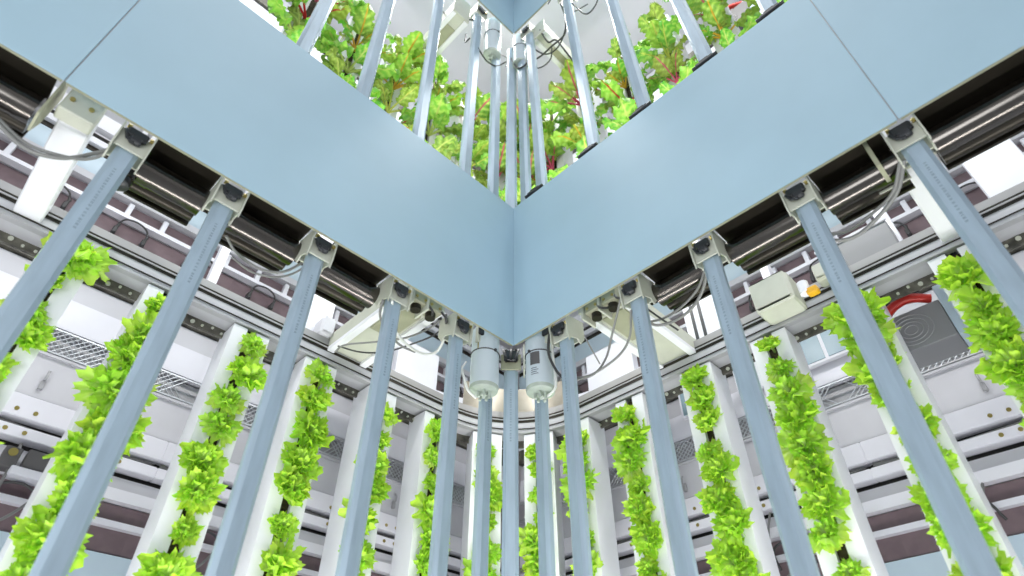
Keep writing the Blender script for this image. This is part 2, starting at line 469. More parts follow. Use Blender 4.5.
# ------------------------------------------------------------------ curved tower track
def path(V, r, umax=2.5, n=18):
    """offset path of the frame, rounded at the corner; returns points and outward normals"""
    Cv = C - (DL + DR) * V; cen = Cv + (DL + DR) * r; pts = []
    for k in range(9, -1, -1):
        sgm = r + (umax + V - r) * k / 9; pts.append((Cv + DL * sgm, -DR))
    for k in range(1, n):
        a = (PI / 2) * k / n; nv = -DR * math.cos(a) - DL * math.sin(a); pts.append((cen + nv * r, nv))
    for k in range(10):
        sgm = r + (umax + V - r) * k / 9; pts.append((Cv + DR * sgm, -DL))
    return pts


def sweep(poly, V, r, umax=2.5):
    """polygon (outward, z) swept along the path"""
    m = MB(); pp = path(V, r, umax); k = len(poly); vs = []; fs = []
    for c, nv in pp:
        vs += [Vector((c.x, c.y, 0)) + nv * a + Vector((0, 0, b)) for a, b in poly]
    for i in range(len(pp) - 1):
        for j in range(k):
            q = (j + 1) % k; fs.append((i * k + j, i * k + q, (i + 1) * k + q, (i + 1) * k + j))
    fs += [tuple(range(k)), tuple(range((len(pp) - 1) * k, len(pp) * k))]
    return m.add(vs, fs)


def rect(a0, a1, z0, z1): return [(a0, z0), (a1, z0), (a1, z1), (a0, z1)]


TV, TR = 0.62, 0.41
tr = empty('tower_track', (0, 0, 0)); tr.location = P('l', 0, TV, 1.42)
off = tr.location.copy()


def under(o, e):      # parent keeping world place
    o.parent = e; o.location = o.location - e.location
    return o


under(sweep(rect(0.0, 0.14, 1.430, 1.482), TV, TR).build('lower_beam', 'track_grey'), tr)
under(sweep(rect(-0.006, 0.02, 1.424, 1.434), TV, TR).build('lower_lip', 'steel_grey'), tr)
under(sweep(rect(-0.003, 0.12, 1.482, 1.510), TV, TR).build('groove', 'dark_bronze'), tr)
under(sweep(rect(0.002, 0.13, 1.510, 1.545), TV, TR).build('upper_beam', 'steel_light'), tr)
under(sweep(rect(-0.008, 0.0, 1.494, 1.498), TV, TR).build('upper_lip', 'steel_grey'), tr)
under(sweep(rect(-0.004, -0.0005, 1.446, 1.450), TV, TR).build('middle_lip', 'dark_bronze'), tr)
under(sweep(rect(0.09, 0.10, 1.395, 1.430), TV, TR).build('hanger_strip', 'band_dark'), tr)
bm_ = MB()
for s in 'lr':
    for k in range(70):
        u = -0.2 + 0.0375 * k
        bm_.tube([P(s, u, TV + 0.084, 1.408 + 0.008 * (k % 3 == 0)), P(s, u, TV + 0.091, 1.408 + 0.008 * (k % 3 == 0))], 0.005 + 0.003 * (k % 4 == 0), 8)
o = under(bm_.build('rivet', 'cream'), tr); o['kind'] = 'stuff'
tag(tr, 'long white and dark grooved track that curves round the corner above the towers', 'track')

# curved deck strips above the track near the corner
dk = empty('curved_deck', P('l', 0, 0.80, 1.60))
under(sweep(rect(0, 0.012, 1.60, 1.66), 0.80, 0.58, 0.36).build('front_strip', 'rack_grey'), dk)
under(sweep(rect(0.02, 0.20, 1.66, 1.672), 0.80, 0.58, 0.36).build('deck_plate', 'steel_grey'), dk)
under(sweep(rect(0.10, 0.112, 1.69, 1.76), 0.80, 0.58, 0.36).build('rear_strip', 'rack_white'), dk)
tag(dk, 'curved grey steel deck strips above the track behind the lower corner', 'deck')
gp = empty('guard_plate', P('l', 0, 0.74, 1.55))
g_ = MB(); Cv = C - (DL + DR) * 0.70; cen = Cv + (DL + DR) * 0.45
vs = []; fs = []
for k in range(13):
    a = PI / 4 + (k - 6) * 0.115; nv = -DR * math.cos(a) - DL * math.sin(a)
    for rad, z in ((0.40, 1.545), (0.40, 1.70), (0.392, 1.70), (0.392, 1.545)):
        q = cen + nv * rad; vs.append(Vector((q.x, q.y, z)) - gp.location)
for k in range(12):
    for j in range(4): fs.append((k * 4 + j, k * 4 + (j + 1) % 4, k * 4 + 4 + (j + 1) % 4, k * 4 + 4 + j))
fs += [(0, 1, 2, 3), (48, 49, 50, 51)]
tag(g_.add(vs, fs, True).build('curved_guard', 'tan_steel', gp), None)
MB().tube([Vector((-0.03, 2.66, 1.545)) - gp.location, Vector((-0.03, 2.66, 1.62)) - gp.location], 0.006, 8).build('stud', 'cream', gp)
tag(gp, 'curved tan steel guard plate behind the pole under the lower corner', 'plate')


# ------------------------------------------------------------------ plant towers
TW, TD, SLOT = 0.145, 0.12, 0.036


def make_tower(h):
    e = empty('growing_tower', (0, 0, 0))
    t = 0.004; w = TW / 2; sl = SLOT / 2
    prof = [(-sl, 0), (-w, 0), (-w, TD), (w, TD), (w, 0), (sl, 0), (sl, 0.018), (sl + t, 0.018), (sl + t, t), (w - t, t), (w - t, TD - t), (-w + t, TD - t), (-w + t, t), (-sl - t, t), (-sl - t, 0.018), (-sl, 0.018)]
    n = len(prof); m = MB()
    vs = [(a, b, 0) for a, b in prof] + [(a, b, h) for a, b in prof]
    fs = [(i, (i + 1) % n, n + (i + 1) % n, n + i) for i in range(n)]
    # end rims as quads
    for o in (0, n):
        fs += [tuple(o + q for q in f) for f in ((0, 1, 13, 14), (1, 2, 11, 12), (1, 12, 13), (2, 3, 10, 11), (3, 4, 9, 10), (4, 5, 8, 9), (5, 6, 7, 8), (0, 14, 15))]
    m.add(vs, fs); m.build('channel', 'tower_white', e)
    MB().box(-w + t, w - t, 0.022, TD - 0.01, 0, h - 0.006).build('grow_foam', 'foam', e)
    MB().box(-0.011, 0.011, 0.03, 0.036, h - 0.01, h + 0.022).box(-0.011, 0.011, 0.03, 0.06, h + 0.016, h + 0.022).build('hook', 'black_plastic', e)
    return e


TOW = [('l', 1.440), ('l', 1.124), ('l', .806), ('l', .500), ('l', .190), ('l', -.120), ('arc', -0.124), ('arc', 0.122), ('r', -.200), ('r', .106), ('r', .447), ('r', .772), ('r', 1.097), ('r', 1.426)]


def tower_pose(side, u, V=None):
    V = TV if V is None else V
    if side == 'arc':
        Cv = C - (DL + DR) * V; cen = Cv + (DL + DR) * TR
        a = math.asin(u / TR); q = cen + Vector((math.sin(a), math.cos(a), 0)) * TR
        return Vector((q.x, q.y, 0)), -a
    return P(side, u, V, 0), ROT[side]


def tower_name(i):
    if i < 6: return '%s left' % ordn(5 - i + 1)
    if i == 6: return 'first left'
    if i == 7: return 'first right'
    return '%s right' % ordn(i - 8 + 1)


TZ = 1.418
t0 = make_tower(TZ - FLOOR); tused = False
towers = []
for i, (sd, u) in enumerate(TOW):
    loc, rz = tower_pose(sd, u)
    t = copy_tree(t0) if tused else t0; tused = True
    t.location = (loc.x, loc.y, FLOOR); t.rotation_euler = (0, 0, rz)
    tag(t, 'white slotted lettuce tower, %s of the corner counting outward' % tower_name(i), 'plant tower', 'white lettuce towers')
    towers.append((loc, rz, i))
UZ = 4.03
t1 = make_tower(UZ - 2.30); tused = False
utow = []
for i, (sd, u) in enumerate(TOW):
    if i in (0, ): continue
    loc, rz = tower_pose(sd, u, 0.60)
    t = copy_tree(t1) if tused else t1; tused = True
    t.location = (loc.x, loc.y, 2.30); t.rotation_euler = (0, 0, rz)
    tag(t, 'upper white chard tower, %s of the corner counting outward' % tower_name(i), 'plant tower', 'white chard towers')
    utow.append((loc, rz, i))
# shelf the upper towers stand on
us = empty('tower_shelf', P('l', 0, 0.56, 2.28))
under(sweep(rect(0, 0.22, 2.270, 2.300), 0.56, 0.35).build('shelf_beam', 'rack_white'), us)
tag(us, 'white shelf beam hidden low behind the fascia that carries the chard towers', 'shelf')


# ------------------------------------------------------------------ plants
def lerp3(a, b, t): return tuple(a[i] + (b[i] - a[i]) * t for i in range(3))


def lettuce_mesh(rng, nl=14, R=0.077):
    """rosette of fan-shaped leaves with a toothed, ruffled rim"""
    m = MB(); nu, nv = 35, 7
    for li in range(nl):
        inner = li / nl
        az = li * 2.399 + rng.uniform(-.3, .3)
        tilt = math.radians(rng.uniform(66, 96) - 60 * inner)
        L = R * rng.uniform(0.70, 1.28) * (1 - 0.34 * inner)
        fan = math.radians(rng.uniform(62, 88)); ph = rng.uniform(0, 6.28); kf = rng.choice([3, 4, 5])
        curl = rng.uniform(-0.9, 0.4)
        rim = []
        for i in range(nu):
            q = i / (nu - 1) * 2 - 1
            lobe = 0.90 + 0.10 * math.cos(q * PI * 5 + ph) + 0.04 * math.sin(q * 9 + ph)
            rim.append(L * lobe * (1 - 0.22 * q * q - 0.12 * q ** 6) * ((1.05 if i % 2 else 0.94) + rng.uniform(-.04, .04)))
        edge = (rng.uniform(.42, .58), rng.uniform(.76, .88), rng.uniform(.04, .08)); mid = (.66, .88, .18); rib = (.88, .95, .60)
        vs = []; cols = []; fs = []
        for j in range(nv):
            t = j / (nv - 1)
            for i in range(nu):
                q = i / (nu - 1) * 2 - 1
                r = rim[i] * t if j == nv - 1 else (rim[i] * .35 + L * .62 * (1 - .2 * q * q)) * t
                f = q * fan * (0.45 + 0.55 * min(1, t * 1.4))
                lx, ly = r * math.cos(f), r * math.sin(f) * 0.95
                h = math.sin(q * kf * PI + ph) * L * 0.12 * t ** 2 + math.sin(q * 18 + ph * 3) * L * 0.085 * t ** 3 - abs(q) * L * .06 + 0.10 * L * math.sin(t * 5 + ph) * t
                a = tilt + curl * t * t
                x = lx * math.sin((tilt + a) / 2) + h * math.cos(a); z = lx * math.cos((tilt + a) / 2) - h * math.sin(a)
                vs.append((x * math.cos(az) - ly * math.sin(az), x * math.sin(az) + ly * math.cos(az), z))
                vein = 1 if (i % 5 == 1 and t < .75) else 0
                c = lerp3(rib, mid, min(1, t * 1.5 + abs(q) * .3)); c = lerp3(c, edge, max(0, t - .45) * 1.8)
                cols.append(lerp3(c, rib, .35 * vein) + (1,))
        for j in range(nv - 1):
            for i in range(nu - 1): fs.append((j * nu + i, j * nu + i + 1, (j + 1) * nu + i + 1, (j + 1) * nu + i))
        m.add(vs, fs, True, cols)
    return m


def stem_mesh(h=0.05, r=0.008):
    return MB().tube([(0, 0, -h), (0.002, 0, -h * .4), (0, 0, 0.012)], [r * 0.8, r, r * 1.3], 8)


def chard_mesh(rng, nl=8, R=0.25, stem=(.75, .70, .12), sl0=0.34):
    leaves = MB(); stems = MB()
    for li in range(nl):
        inner = li / nl
        az = li * 2.399 + rng.uniform(-.3, .3)
        tilt = math.radians(rng.uniform(30, 78) - 30 * inner)
        L = R * rng.uniform(0.75, 1.15); W = L * rng.uniform(0.19, 0.29)
        sl = 0.34; nu, nv = 15, 15; ph = rng.uniform(0, 6.28); curl = rng.uniform(0.0, 1.0)
        dark = (rng.uniform(.04, .26), rng.uniform(.24, .52), rng.uniform(.02, .05)); lite = (.60, .80, .16)
        vs = []; cols = []; fs = []; sp = []
        for j in range(-5, nv):
            t = sl * (j + 5) / 5 if j < 0 else sl + (1 - sl) * j / (nv - 1)
            a = tilt + curl * t * t; am = tilt + curl * t * t / 3
            cx = L * t * math.sin(am); cz_ = L * t * math.cos(am)
            nx, nz = math.cos(a), -math.sin(a)
            sp.append((cx * math.cos(az) - nx * 0.001 * math.cos(az), cx * math.sin(az), cz_ - 0.0015 * nz))
            if j < 0: continue
            lt = j / (nv - 1)
            wd = W * (math.sin(PI * (0.06 + 0.90 * lt ** 0.9)) ** 0.7)
            for i in range(nu):
                q = (i / (nu - 1)) * 2 - 1
                y_j = 0.10 * (1 if (j + i) % 2 else -1) * (abs(q) > .95)
                rip = (math.sin(lt * 22 + ph + abs(q) * 5) * 0.5 + math.sin(q * 7 + ph + lt * 13) * .6) * (abs(q) ** 1.4 + .18) * L * 0.085
                vein = 0.5 + 0.5 * math.cos((lt * 3.6 - abs(q) * 1.1) * 2 * PI)
                cup = abs(q) * L * 0.07
                x = cx + nx * (rip + cup); z = cz_ + nz * (rip + cup); y = q * wd * (1 + y_j + 0.10 * math.sin(lt * 19 + ph))
                vs.append((x * math.cos(az) - y * math.sin(az), x * math.sin(az) + y * math.cos(az), z))
                c = stem if abs(q) < 0.08 else lerp3(dark, lite, 0.10 + 0.75 * (vein ** 2) * (1 - abs(q) * .6) + .15 * (1 - lt))
                cols.append(tuple(c) + (1,))
        for j in range(nv - 1):
            for i in range(nu - 1): fs.append((j * nu + i, j * nu + i + 1, (j + 1) * nu + i + 1, (j + 1) * nu + i))
        leaves.add(vs, fs, True, cols)
        n0 = len(stems.v)
        stems.tube(sp, [0.0075 - 0.006 * k / len(sp) for k in range(len(sp))], 6)
        stems.c[n0:] = [tuple(stem) + (1,)] * (len(stems.v) - n0)
    return leaves, stems


rng = random.Random(11)
protos = []
for k in range(5):
    e = empty('lettuce_head', (0, 0, 0))
    lettuce_mesh(random.Random(100 + k), 17 + k % 3).build('leaves', 'lettuce_leaf', e)
    st = stem_mesh(); st.c = [(.55, .70, .25, 1)] * len(st.v); st.build('stem', 'lettuce_leaf', e)
    protos.append([e, False])
cprotos = []
STEMS = [(.70, .74, .16), (.62, .72, .20), (.62, .03, .04), (.78, .50, .05), (.72, .12, .22)]
for k in range(5):
    e = empty('chard_plant', (0, 0, 0))
    lf, stn = chard_mesh(random.Random(200 + k), 6 + k % 2, 0.275, STEMS[k])
    lf.build('leaves', 'chard_leaf', e); stn.build('stems', 'chard_leaf', e)
    cprotos.append([e, False])


def orient(o, rz, up, roll, sc):
    """turn local Z to face inward from the tower and a little up"""
    inward = Vector((math.sin(rz), -math.cos(rz), 0))
    z = (inward + Vector((0, 0, up))).normalized()
    x = z.cross(Vector((0, 0, 1))).normalized(); y = z.cross(x)
    R = Matrix((x, y, z)).transposed() @ Matrix.Rotation(roll, 3, 'Z')
    o.rotation_mode = 'XYZ'; o.rotation_euler = R.to_euler(); o.scale = (sc, sc, sc)


# first head height, spacing and how full each tower is
LET = {0: (1.36, .105), 1: (1.33, .112), 2: (1.35, .118), 3: (1.34, .118), 4: (1.30, .115), 5: (1.31, .115), 6: (1.30, .110), 7: (1.31, .102), 8: (1.31, .110), 9: (1.33, .104), 10: (1.35, .100), 11: (1.36, .102), 12: (1.33, .108), 13: (1.28, .100)}
for loc, rz, i in towers:
    z0, dz = LET[i]; n = 0
    z = z0
    zmin = 0.50 if 2 < i < 11 else 0.30
    while z > zmin and n < 11:
        pr = protos[rng.randrange(5)]
        o = copy_tree(pr[0]) if pr[1] else pr[0]; pr[1] = True
        inward = Vector((math.sin(rz), -math.cos(rz), 0)); side = Vector((math.cos(rz), math.sin(rz), 0))
        o.location = loc + inward * 0.004 + side * rng.uniform(-.022, .022) + Vector((0, 0, z + rng.uniform(-.012, .012)))
        orient(o, rz, rng.uniform(-0.1, 0.5), rng.uniform(0, 6.28), rng.choice([0.70, 0.88, 1.0, 1.08, 1.18]) * (1.15 if i in (0, 1, 12, 13) else 1.0))
        pos = 'topmost' if n == 0 else '%s from the top' % ordn(n)
        tag(o, 'frilly lime green lettuce, %s on the %s tower from the corner' % (pos, tower_name(i)), 'lettuce', 'lettuce heads on the towers')
        z -= dz; n += 1
for loc, rz, i in utow:
    z = UZ - 0.21 - 0.08 * (i % 2); n = 0
    while z > (2.75 if i in (1, 2, 11, 12, 13) else 2.95):
        k = rng.choice([0, 0, 1, 1, 2, 3, 4]); pr = cprotos[k]
        o = copy_tree(pr[0]) if pr[1] else pr[0]; pr[1] = True
        inward = Vector((math.sin(rz), -math.cos(rz), 0))
        o.location = loc + inward * 0.02 + Vector((0, 0, z))
        orient(o, rz, rng.uniform(0.9, 2.2), rng.uniform(0, 6.28), rng.uniform(0.80, 1.08))
        cn = ['yellow-green', 'pale green', 'red', 'orange', 'pink'][k]
        pos = 'topmost' if n == 0 else '%s from the top' % ordn(n)
        tag(o, 'leafy chard with %s stems, %s on the %s upper tower' % (cn, pos, tower_name(i)), 'chard', 'chard plants on the upper towers')
        z -= 0.26; n += 1


# ------------------------------------------------------------------ equipment racks behind the towers
RW = 0.65      # width of a bay
RV = 1.20


def make_bay(loopy=True):
    """bay in local coordinates: x 0..RW, y 0 at the rack face (outward positive), z absolute height minus FLOOR"""
    e = empty('equipment_rack', (0, 0, 0)); Z = -FLOOR
    W = RW

    def b(name, m, y0, y1, z0, z1, x0=0.0, x1=None, bev=0.0):
        return MB().box(x0, W if x1 is None else x1, y0, y1, z0 + Z, z1 + Z, bev=bev).build(name, m, e)
    b('back_sheet', 'rack_grey', 0.20, 0.21, FLOOR, CEIL - 0.02)
    for x in (0.012, W - 0.036): b('post', 'rack_white', 0.12, 0.16, FLOOR, CEIL - 0.02, x, x + 0.024)
    for k, T in enumerate((0.0, TIER)):
        b('base_panel', 'sky_panel', 0.02, 0.04, T + 0.42, T + 0.715)
        b('mauve_panel', 'mauve', 0.03, 0.05, T + 0.72, T + 0.80)
        b('rail', 'rack_white', 0.0, 0.03, T + 0.80, T + 0.822)
        b('mauve_panel', 'mauve', 0.03, 0.05, T + 0.824, T + 0.885)
        b('bright_rail', 'tower_white', -0.01, 0.03, T + 0.888, T + 0.93)
        b('grey_panel', 'rack_grey', 0.03, 0.05, T + 0.932, T + 0.985)
        b('dark_gap', 'dark', 0.08, 0.09, T + 0.98, T + 1.12)
        sl = b('slab', 'rack_white', 0.0, 0.06, T + 1.010, T + 1.052, bev=0.003)
        sl2 = b('slab', 'rack_white', 0.0, 0.06, T + 1.082, T + 1.165, bev=0.003)
        for q, zz in ((sl, 1.031), (sl2, 1.108)):
            for x in (0.13, 0.19, 0.45, 0.51): MB().tube([(x, -0.002, T + zz + Z), (x, 0.002, T + zz + Z)], 0.008, 12).build('screw', 'brass', q)
        b('grey_panel', 'rack_grey', 0.012, 0.06, T + 1.170, T + 1.335)
        for x in (0.16, 0.48):
            m = MB(); m.tube([(x, 0.012, T + 1.24 + Z), (x, -0.012, T + 1.235 + Z), (x, -0.014, T + 1.26 + Z), (x, -0.002, T + 1.275 + Z)], 0.005, 8)
            m.box(x - 0.008, x + 0.008, -0.004, 0.012, T + 1.20 + Z, T + 1.235 + Z, bev=0.002)
            m.build('hook', 'steel_grey', e)
        # mesh tray: grey pan with a diamond wire face
        tray = b('mesh_tray', 'steel_grey', 0.05, 0.06, T + 1.345, T + 1.455)
        m = MB(); z0 = T + 1.352 + Z; z1 = T + 1.448 + Z
        x = -0.09
        while x < W:
            for sg in (1, -1):
                xa, xb = (x, x + 0.096) if sg > 0 else (x + 0.096, x)
                za, zb = z0, z1
                # clip to the bay
                if xa < 0.006 or xb < 0.006 or xa > W - 0.004 or xb > W - 0.004: continue
                m.tube([(xa, 0.0, za), (xb, 0.0, zb)], 0.0028, 5, False)
            x += 0.024
        m.box(0.004, W, -0.004, 0.004, z0 - 0.004, z0 + 0.002).box(0.004, W, -0.004, 0.004, z1 - 0.002, z1 + 0.004)
        m.build('wire_mesh', 'wire', tray)
        b('pipe_shelf', 'rack_grey', 0.0, 0.06, T + 1.335, T + 1.345)
        b('white_panel', 'rack_white', 0.01, 0.06, T + 1.465, T + 1.60)
        b('pale_panel', 'rack_grey', 0.02, 0.06, T + 1.605, T + 1.70)
        b('dark_band', 'band_dark', 0.0, 0.05, T + 1.705, T + 1.80)
        if k == 0:
            b('white_band', 'rack_white', 0.0, 0.04, 1.80, 1.975)
            b('mauve_panel', 'mauve', 0.03, 0.05, 1.980, 2.085)
            b('rail', 'rack_white', -0.02, 0.02, 2.085, 2.105)
            b('mauve_panel', 'mauve', 0.03, 0.05, 2.110, 2.195)
            b('rail', 'rack_grey', -0.01, 0.03, 2.198, 2.235)
            b('base_panel', 'sky_panel', 0.01, 0.04, 2.238, 2.37)
            b('cable_duct', 'dark_bronze', 0.01, 0.03, 2.375, 2.40)
            b('bright_rail', 'tower_white', -0.01, 0.03, 2.405, 2.44)
            b('dark_gap', 'dark', 0.03, 0.04, 2.45, 2.50)
            b('bright_rail', 'tower_white', -0.01, 0.03, 2.51, 2.60)
        for x in (0.10, 0.26, 0.42, 0.58) if k == 0 else ():
            MB().box(x - 0.012, x + 0.012, -0.004, 0.03, 2.115 + Z, 2.19 + Z, bev=0.003).build('standoff', 'rack_white', e)
        zc = (1.99 if k == 0 else None)
        for x0 in (0.09, 0.41):
            if zc is None: continue
            for xx in (x0, x0 + 0.125):
                m = MB(); m.box(xx - 0.009, xx + 0.009, -0.012, 0.03, zc + Z, zc + 0.035 + Z, bev=0.003)
                m.tube([(xx, -0.006, zc + 0.03 + Z), (xx + 0.006, -0.006, zc + 0.055 + Z)], 0.007, 8)
                m.build('connector', 'cable_black', e)
            MB().tube(spline([(x0, -0.006, zc + 0.055 + Z), (x0 + 0.02, -0.02, zc + 0.085 + Z), (x0 + 0.07, -0.026, zc + 0.092 + Z), (x0 + 0.115, -0.02, zc + 0.075 + Z), (x0 + 0.128, -0.006, zc + 0.04 + Z)]), 0.0042, 8).build('cable_arch', 'cable_black', e)
        if k == 0:
            m = MB()
            for a in (0.0, 0.014, 0.028): m.tube([(0.01, 0.03, 1.068 + Z + a * .3), (0.25, 0.04 + a, 1.062 + Z + a * .4), (W - 0.02, 0.03, 1.070 + Z)], 0.004, 6)
            m.build('gap_cables', 'cable_grey', e)
            x = 0.20
            m = MB().tube(spline([(x, 0.02, 1.0 + Z), (x, -0.05, 0.90 + Z), (x, -0.08, 0.78 + Z), (x + 0.02, -0.09, 0.71 + Z), (x + 0.05, -0.08, 0.72 + Z), (x + 0.10, -0.05, 0.80 + Z), (x + 0.13, 0.0, 0.90 + Z)]), 0.005, 8); m.build('hanging_cable', 'cable_grey', e)
            m = MB().tube(spline([(x - 0.02, 0.02, 0.77 + Z), (x - 0.01, -0.03, 0.83 + Z), (x + 0.05, -0.05, 0.85 + Z), (x + 0.11, -0.03, 0.83 + Z), (x + 0.14, 0.0, 0.76 + Z)]), 0.005, 8)
            m.build('hanging_cable', 'cable_black', e)
    return e


bay0 = make_bay(); bused = False
BAYS = [-1.15 + RW * k for k in range(5)]
for s in 'lr':
    for k, u0 in enumerate(BAYS):
        b = copy_tree(bay0) if bused else bay0; bused = True
        ua = u0 if s == 'r' else u0 + RW
        b.location = P(s, ua, RV, FLOOR); b.rotation_euler = (0, 0, ROT[s])
        tag(b, 'white layered equipment rack bay behind the %s towers, %s from the corner' % (SIDE[s], ordn(k)), 'equipment rack', 'equipment rack bays')


# white posts between track and fascia level
def white_post(s, u, V, w, z0, z1, label, slots=False, d=0.05):
    e = empty('white_post', P(s, u, V, z0), ROT[s])
    MB().box(-w / 2, w / 2, 0, d, 0, z1 - z0, bev=0.003).build('body', 'rack_white' if w > 0.1 else 'tower_white', e)
    MB().box(-w / 2 - 0.006, w / 2 + 0.006, -0.004, 0.012, 0, 0.012).build('foot', 'rack_grey', e)
    if slots:
        m = MB()
        for x in (-0.045, -0.005): m.box(x, x + 0.014, -0.003, 0.001, 0.03, z1 - z0 - 0.02)
        m.build('slots', 'black_plastic', e)
    tag(e, label, 'post', 'white posts above the track')


white_post('l', 1.94, 0.66, 0.20, 1.545, 2.6, 'wide white upright at the far left edge')
white_post('l', 0.555, 0.68, 0.16, 1.545, 2.6, 'white upright above the track right of the third left pole')
white_post('l', 0.99, 0.72, 0.035, 1.545, 2.6, 'narrow white upright above the track left of the third left pole')
white_post('r', 0.505, 0.68, 0.16, 1.545, 2.6, 'white upright with black slots above the track, right of the corner', True)
white_post('r', 0.82, 0.72, 0.035, 1.545, 2.6, 'narrow white upright above the cream junction box')
white_post('r', 1.30, 0.72, 0.045, 1.545, 2.6, 'narrow white upright above the grey driver box')
white_post('r', 1.68, 0.68, 0.15, 1.545, 2.6, 'wide white upright right of the outermost right pole top')
white_post('l', -0.14, 0.86, 0.27, 1.58, 1.95, 'broad white cabinet side above the track left of the corner', d=0.08)
white_post('r', -0.14, 0.86, 0.30, 1.58, 1.95, 'broad white cabinet side above the track right of the corner')


# box arms that run outward from the fascia to the track
def arm(s, u0, u1, z, label, V0=0.09, V1=0.66, h=0.075, m='cream'):
    e = empty('box_arm', P(s, (u0 + u1) / 2, V0, z), ROT[s]); w = abs(u1 - u0) / 2; L = V1 - V0
    MB().box(-w, w, 0, L, 0, h, bev=0.004).build('housing', m, e)
    c = w * (-1)
    if m == 'cream': MB().box(-w - 0.002, -w + 0.030, 0, L, -0.016, 0.004, bev=0.002).box(w - 0.030, w + 0.002, 0, L, -0.016, 0.004, bev=0.002).build('rib', 'tower_white', e)
    if m == 'cream': MB().box(-w * .55, w * .55, L * .15, L * .5, -0.006, 0.001, bev=0.002).build('access_plate', 'olive', e)
    MB().box(-w, w, -0.012, 0.0, -0.01, h if z < 3 else 4.14 - z, bev=0.003).build('end_plate', 'cream', e)
    tag(e, label, 'support arm', 'cream box arms')


arm('l', 0.30, 0.49, 1.50, 'cream box arm reaching out to the track left of the lower corner')
arm('r', 0.28, 0.47, 1.50, 'cream box arm reaching out to the track right of the lower corner')
arm('l', 1.555, 1.635, 1.452, 'white box arm reaching out to the track left of the outermost left pole', m='tower_white', V0=0.13)
arm('r', 1.42, 1.53, 1.46, 'white box arm reaching out to the track behind the outermost right pole', m='tower_white', V0=0.205)
arm('l', 0.33, 0.46, 3.90, 'long cream box arm left of the top corner', V1=0.72, h=0.11)
arm('r', 0.10, 0.21, 3.99, 'long cream box arm right of the top corner', V1=1.0, h=0.10)

# mounting plates near the outer left bracket
e = empty('mounting_block', P('l', 1.60, 0.08, 1.42), ROT['l'])
MB().box(-0.045, 0.045, 0, 0.05, 0.015, 0.12, bev=0.004).build('block', 'cream', e)
MB().prism([(-0.02, 0.14), (0.10, 0.14), (0.10, 0.02), (0.06, -0.06), (0.0, -0.04)], -0.068, -0.062, lambda a, b, y: (y, a, b)).build('side_plate', 'olive', e)
for a in (-.028, 0.02): MB().tube([(a, -0.006, 0.06), (a, 0.0, 0.06)], 0.007, 8).build('bolt', 'brass', e)
tag(e, 'cream mounting block with olive side plate beside the outermost left pole top', 'bracket')
e = empty('mounting_block', P('r', 1.40, 0.10, 1.43), ROT['r'])
MB().prism([(-0.05, 0.12), (0.10, 0.12), (0.10, 0.03), (0.05, -0.035), (-0.03, -0.03)], -0.012, 0.0, lambda a, b, y: (y, a, b)).build('side_plate', 'olive', e)
MB().box(-0.045, 0.045, 0.095, 0.10, -0.02, 0.12, bev=0.001).build('back_plate', 'cream', e)
tag(e, 'olive folded plate left of the outermost right pole top', 'bracket')
# black rounded cap right of the outermost left pole
e = empty('end_cap', P('l', 1.435, 0.16, 1.36), ROT['l'])
MB().tube([(0, 0, -0.012), (0, 0, -0.006), (0, 0, 0.0), (0, 0, 0.07)], [0.004, 0.024, 0.030, 0.030], 20).build('cap', 'black_plastic', e)
MB().tube([(0, 0, 0.02), (0, 0, 0.026)], 0.032, 20).build('seal_ring', 'dark_chrome', e)
tag(e, 'shiny black rounded cap hanging beside the outermost left pole top', 'cap')


def gear_block(s, u, label):
    e = empty('gear_block', P(s, u, 0.06, 1.455), ROT[s])
    MB().box(-0.035, 0.035, 0, 0.06, 0.0, 0.09, bev=0.004).build('body', 'olive', e)
    MB().box(-0.045, -0.036, -0.01, 0.07, -0.025, 0.07, bev=0.002).build('bracket_plate', 'cream', e)
    MB().tube([(0.0, 0.03, -0.022), (0.0, 0.03, 0.01)], 0.02, 14).build('shaft_collar', 'dark_bronze', e)
    for x in (-0.02, 0.02): MB().tube([(x, -0.004, 0.02), (x, 0.002, 0.02)], 0.006, 8).build('bolt', 'brass', e)
    MB().tube(spline([(0.03, 0.0, 0.01), (0.05, -0.01, -0.02), (0.07, 0.02, -0.01), (0.075, 0.03, 0.04)]), 0.005, 8).build('lead', 'cable_black', e)
    tag(e, label, 'gear block')


gear_block('l', 0.36, 'olive gear block under the left fascia beside the cream box arm')
gear_block('l', 0.43, 'second olive gear block, farther left under the left fascia')
gear_block('r', 0.36, 'olive gear block under the right fascia beside the cream box arm')
gear_block('r', 0.44, 'second olive gear block, farther right under the right fascia')
for s in 'lr':
    e = empty('drive_link', P(s, 0.135, 0.05, 1.42), ROT[s])
    MB().box(-0.012, 0.012, 0, 0.02, 0, 0.10, bev=0.003).build('arm', 'cream', e)
    MB().box(-0.016, 0.016, -0.012, 0.0, 0.03, 0.08, bev=0.004).build('black_clip', 'black_plastic', e)
    MB().tube([(0, 0.01, -0.03), (0, 0.01, 0.0)], 0.005, 8).build('pin', 'brass', e)
    tag(e, 'small cream link with black clip between the %s corner motor and first pole' % SIDE[s], 'link')


# boxes standing on the track
def jbox(s, u, V, w, d, h, label, m='cream', z=1.545):
    e = empty('junction_box', P(s, u, V, z), ROT[s])
    MB().box(-w / 2, w / 2, 0, d, 0, h * 0.86, bev=0.008).build('body', m, e)
    MB().box(-w / 2 + .004, w / 2 - .004, -0.012, 0.0, 0.006, h * 0.84, bev=0.006).build('lid', m, e)
    c = MB()
    for x in (-w * .28, w * .28): c.tube([(x, d / 2, h * .84), (x, d / 2, h)], 0.010, 10)
    c.build('cable_gland', 'rack_white', e)
    tag(e, label, 'junction box')


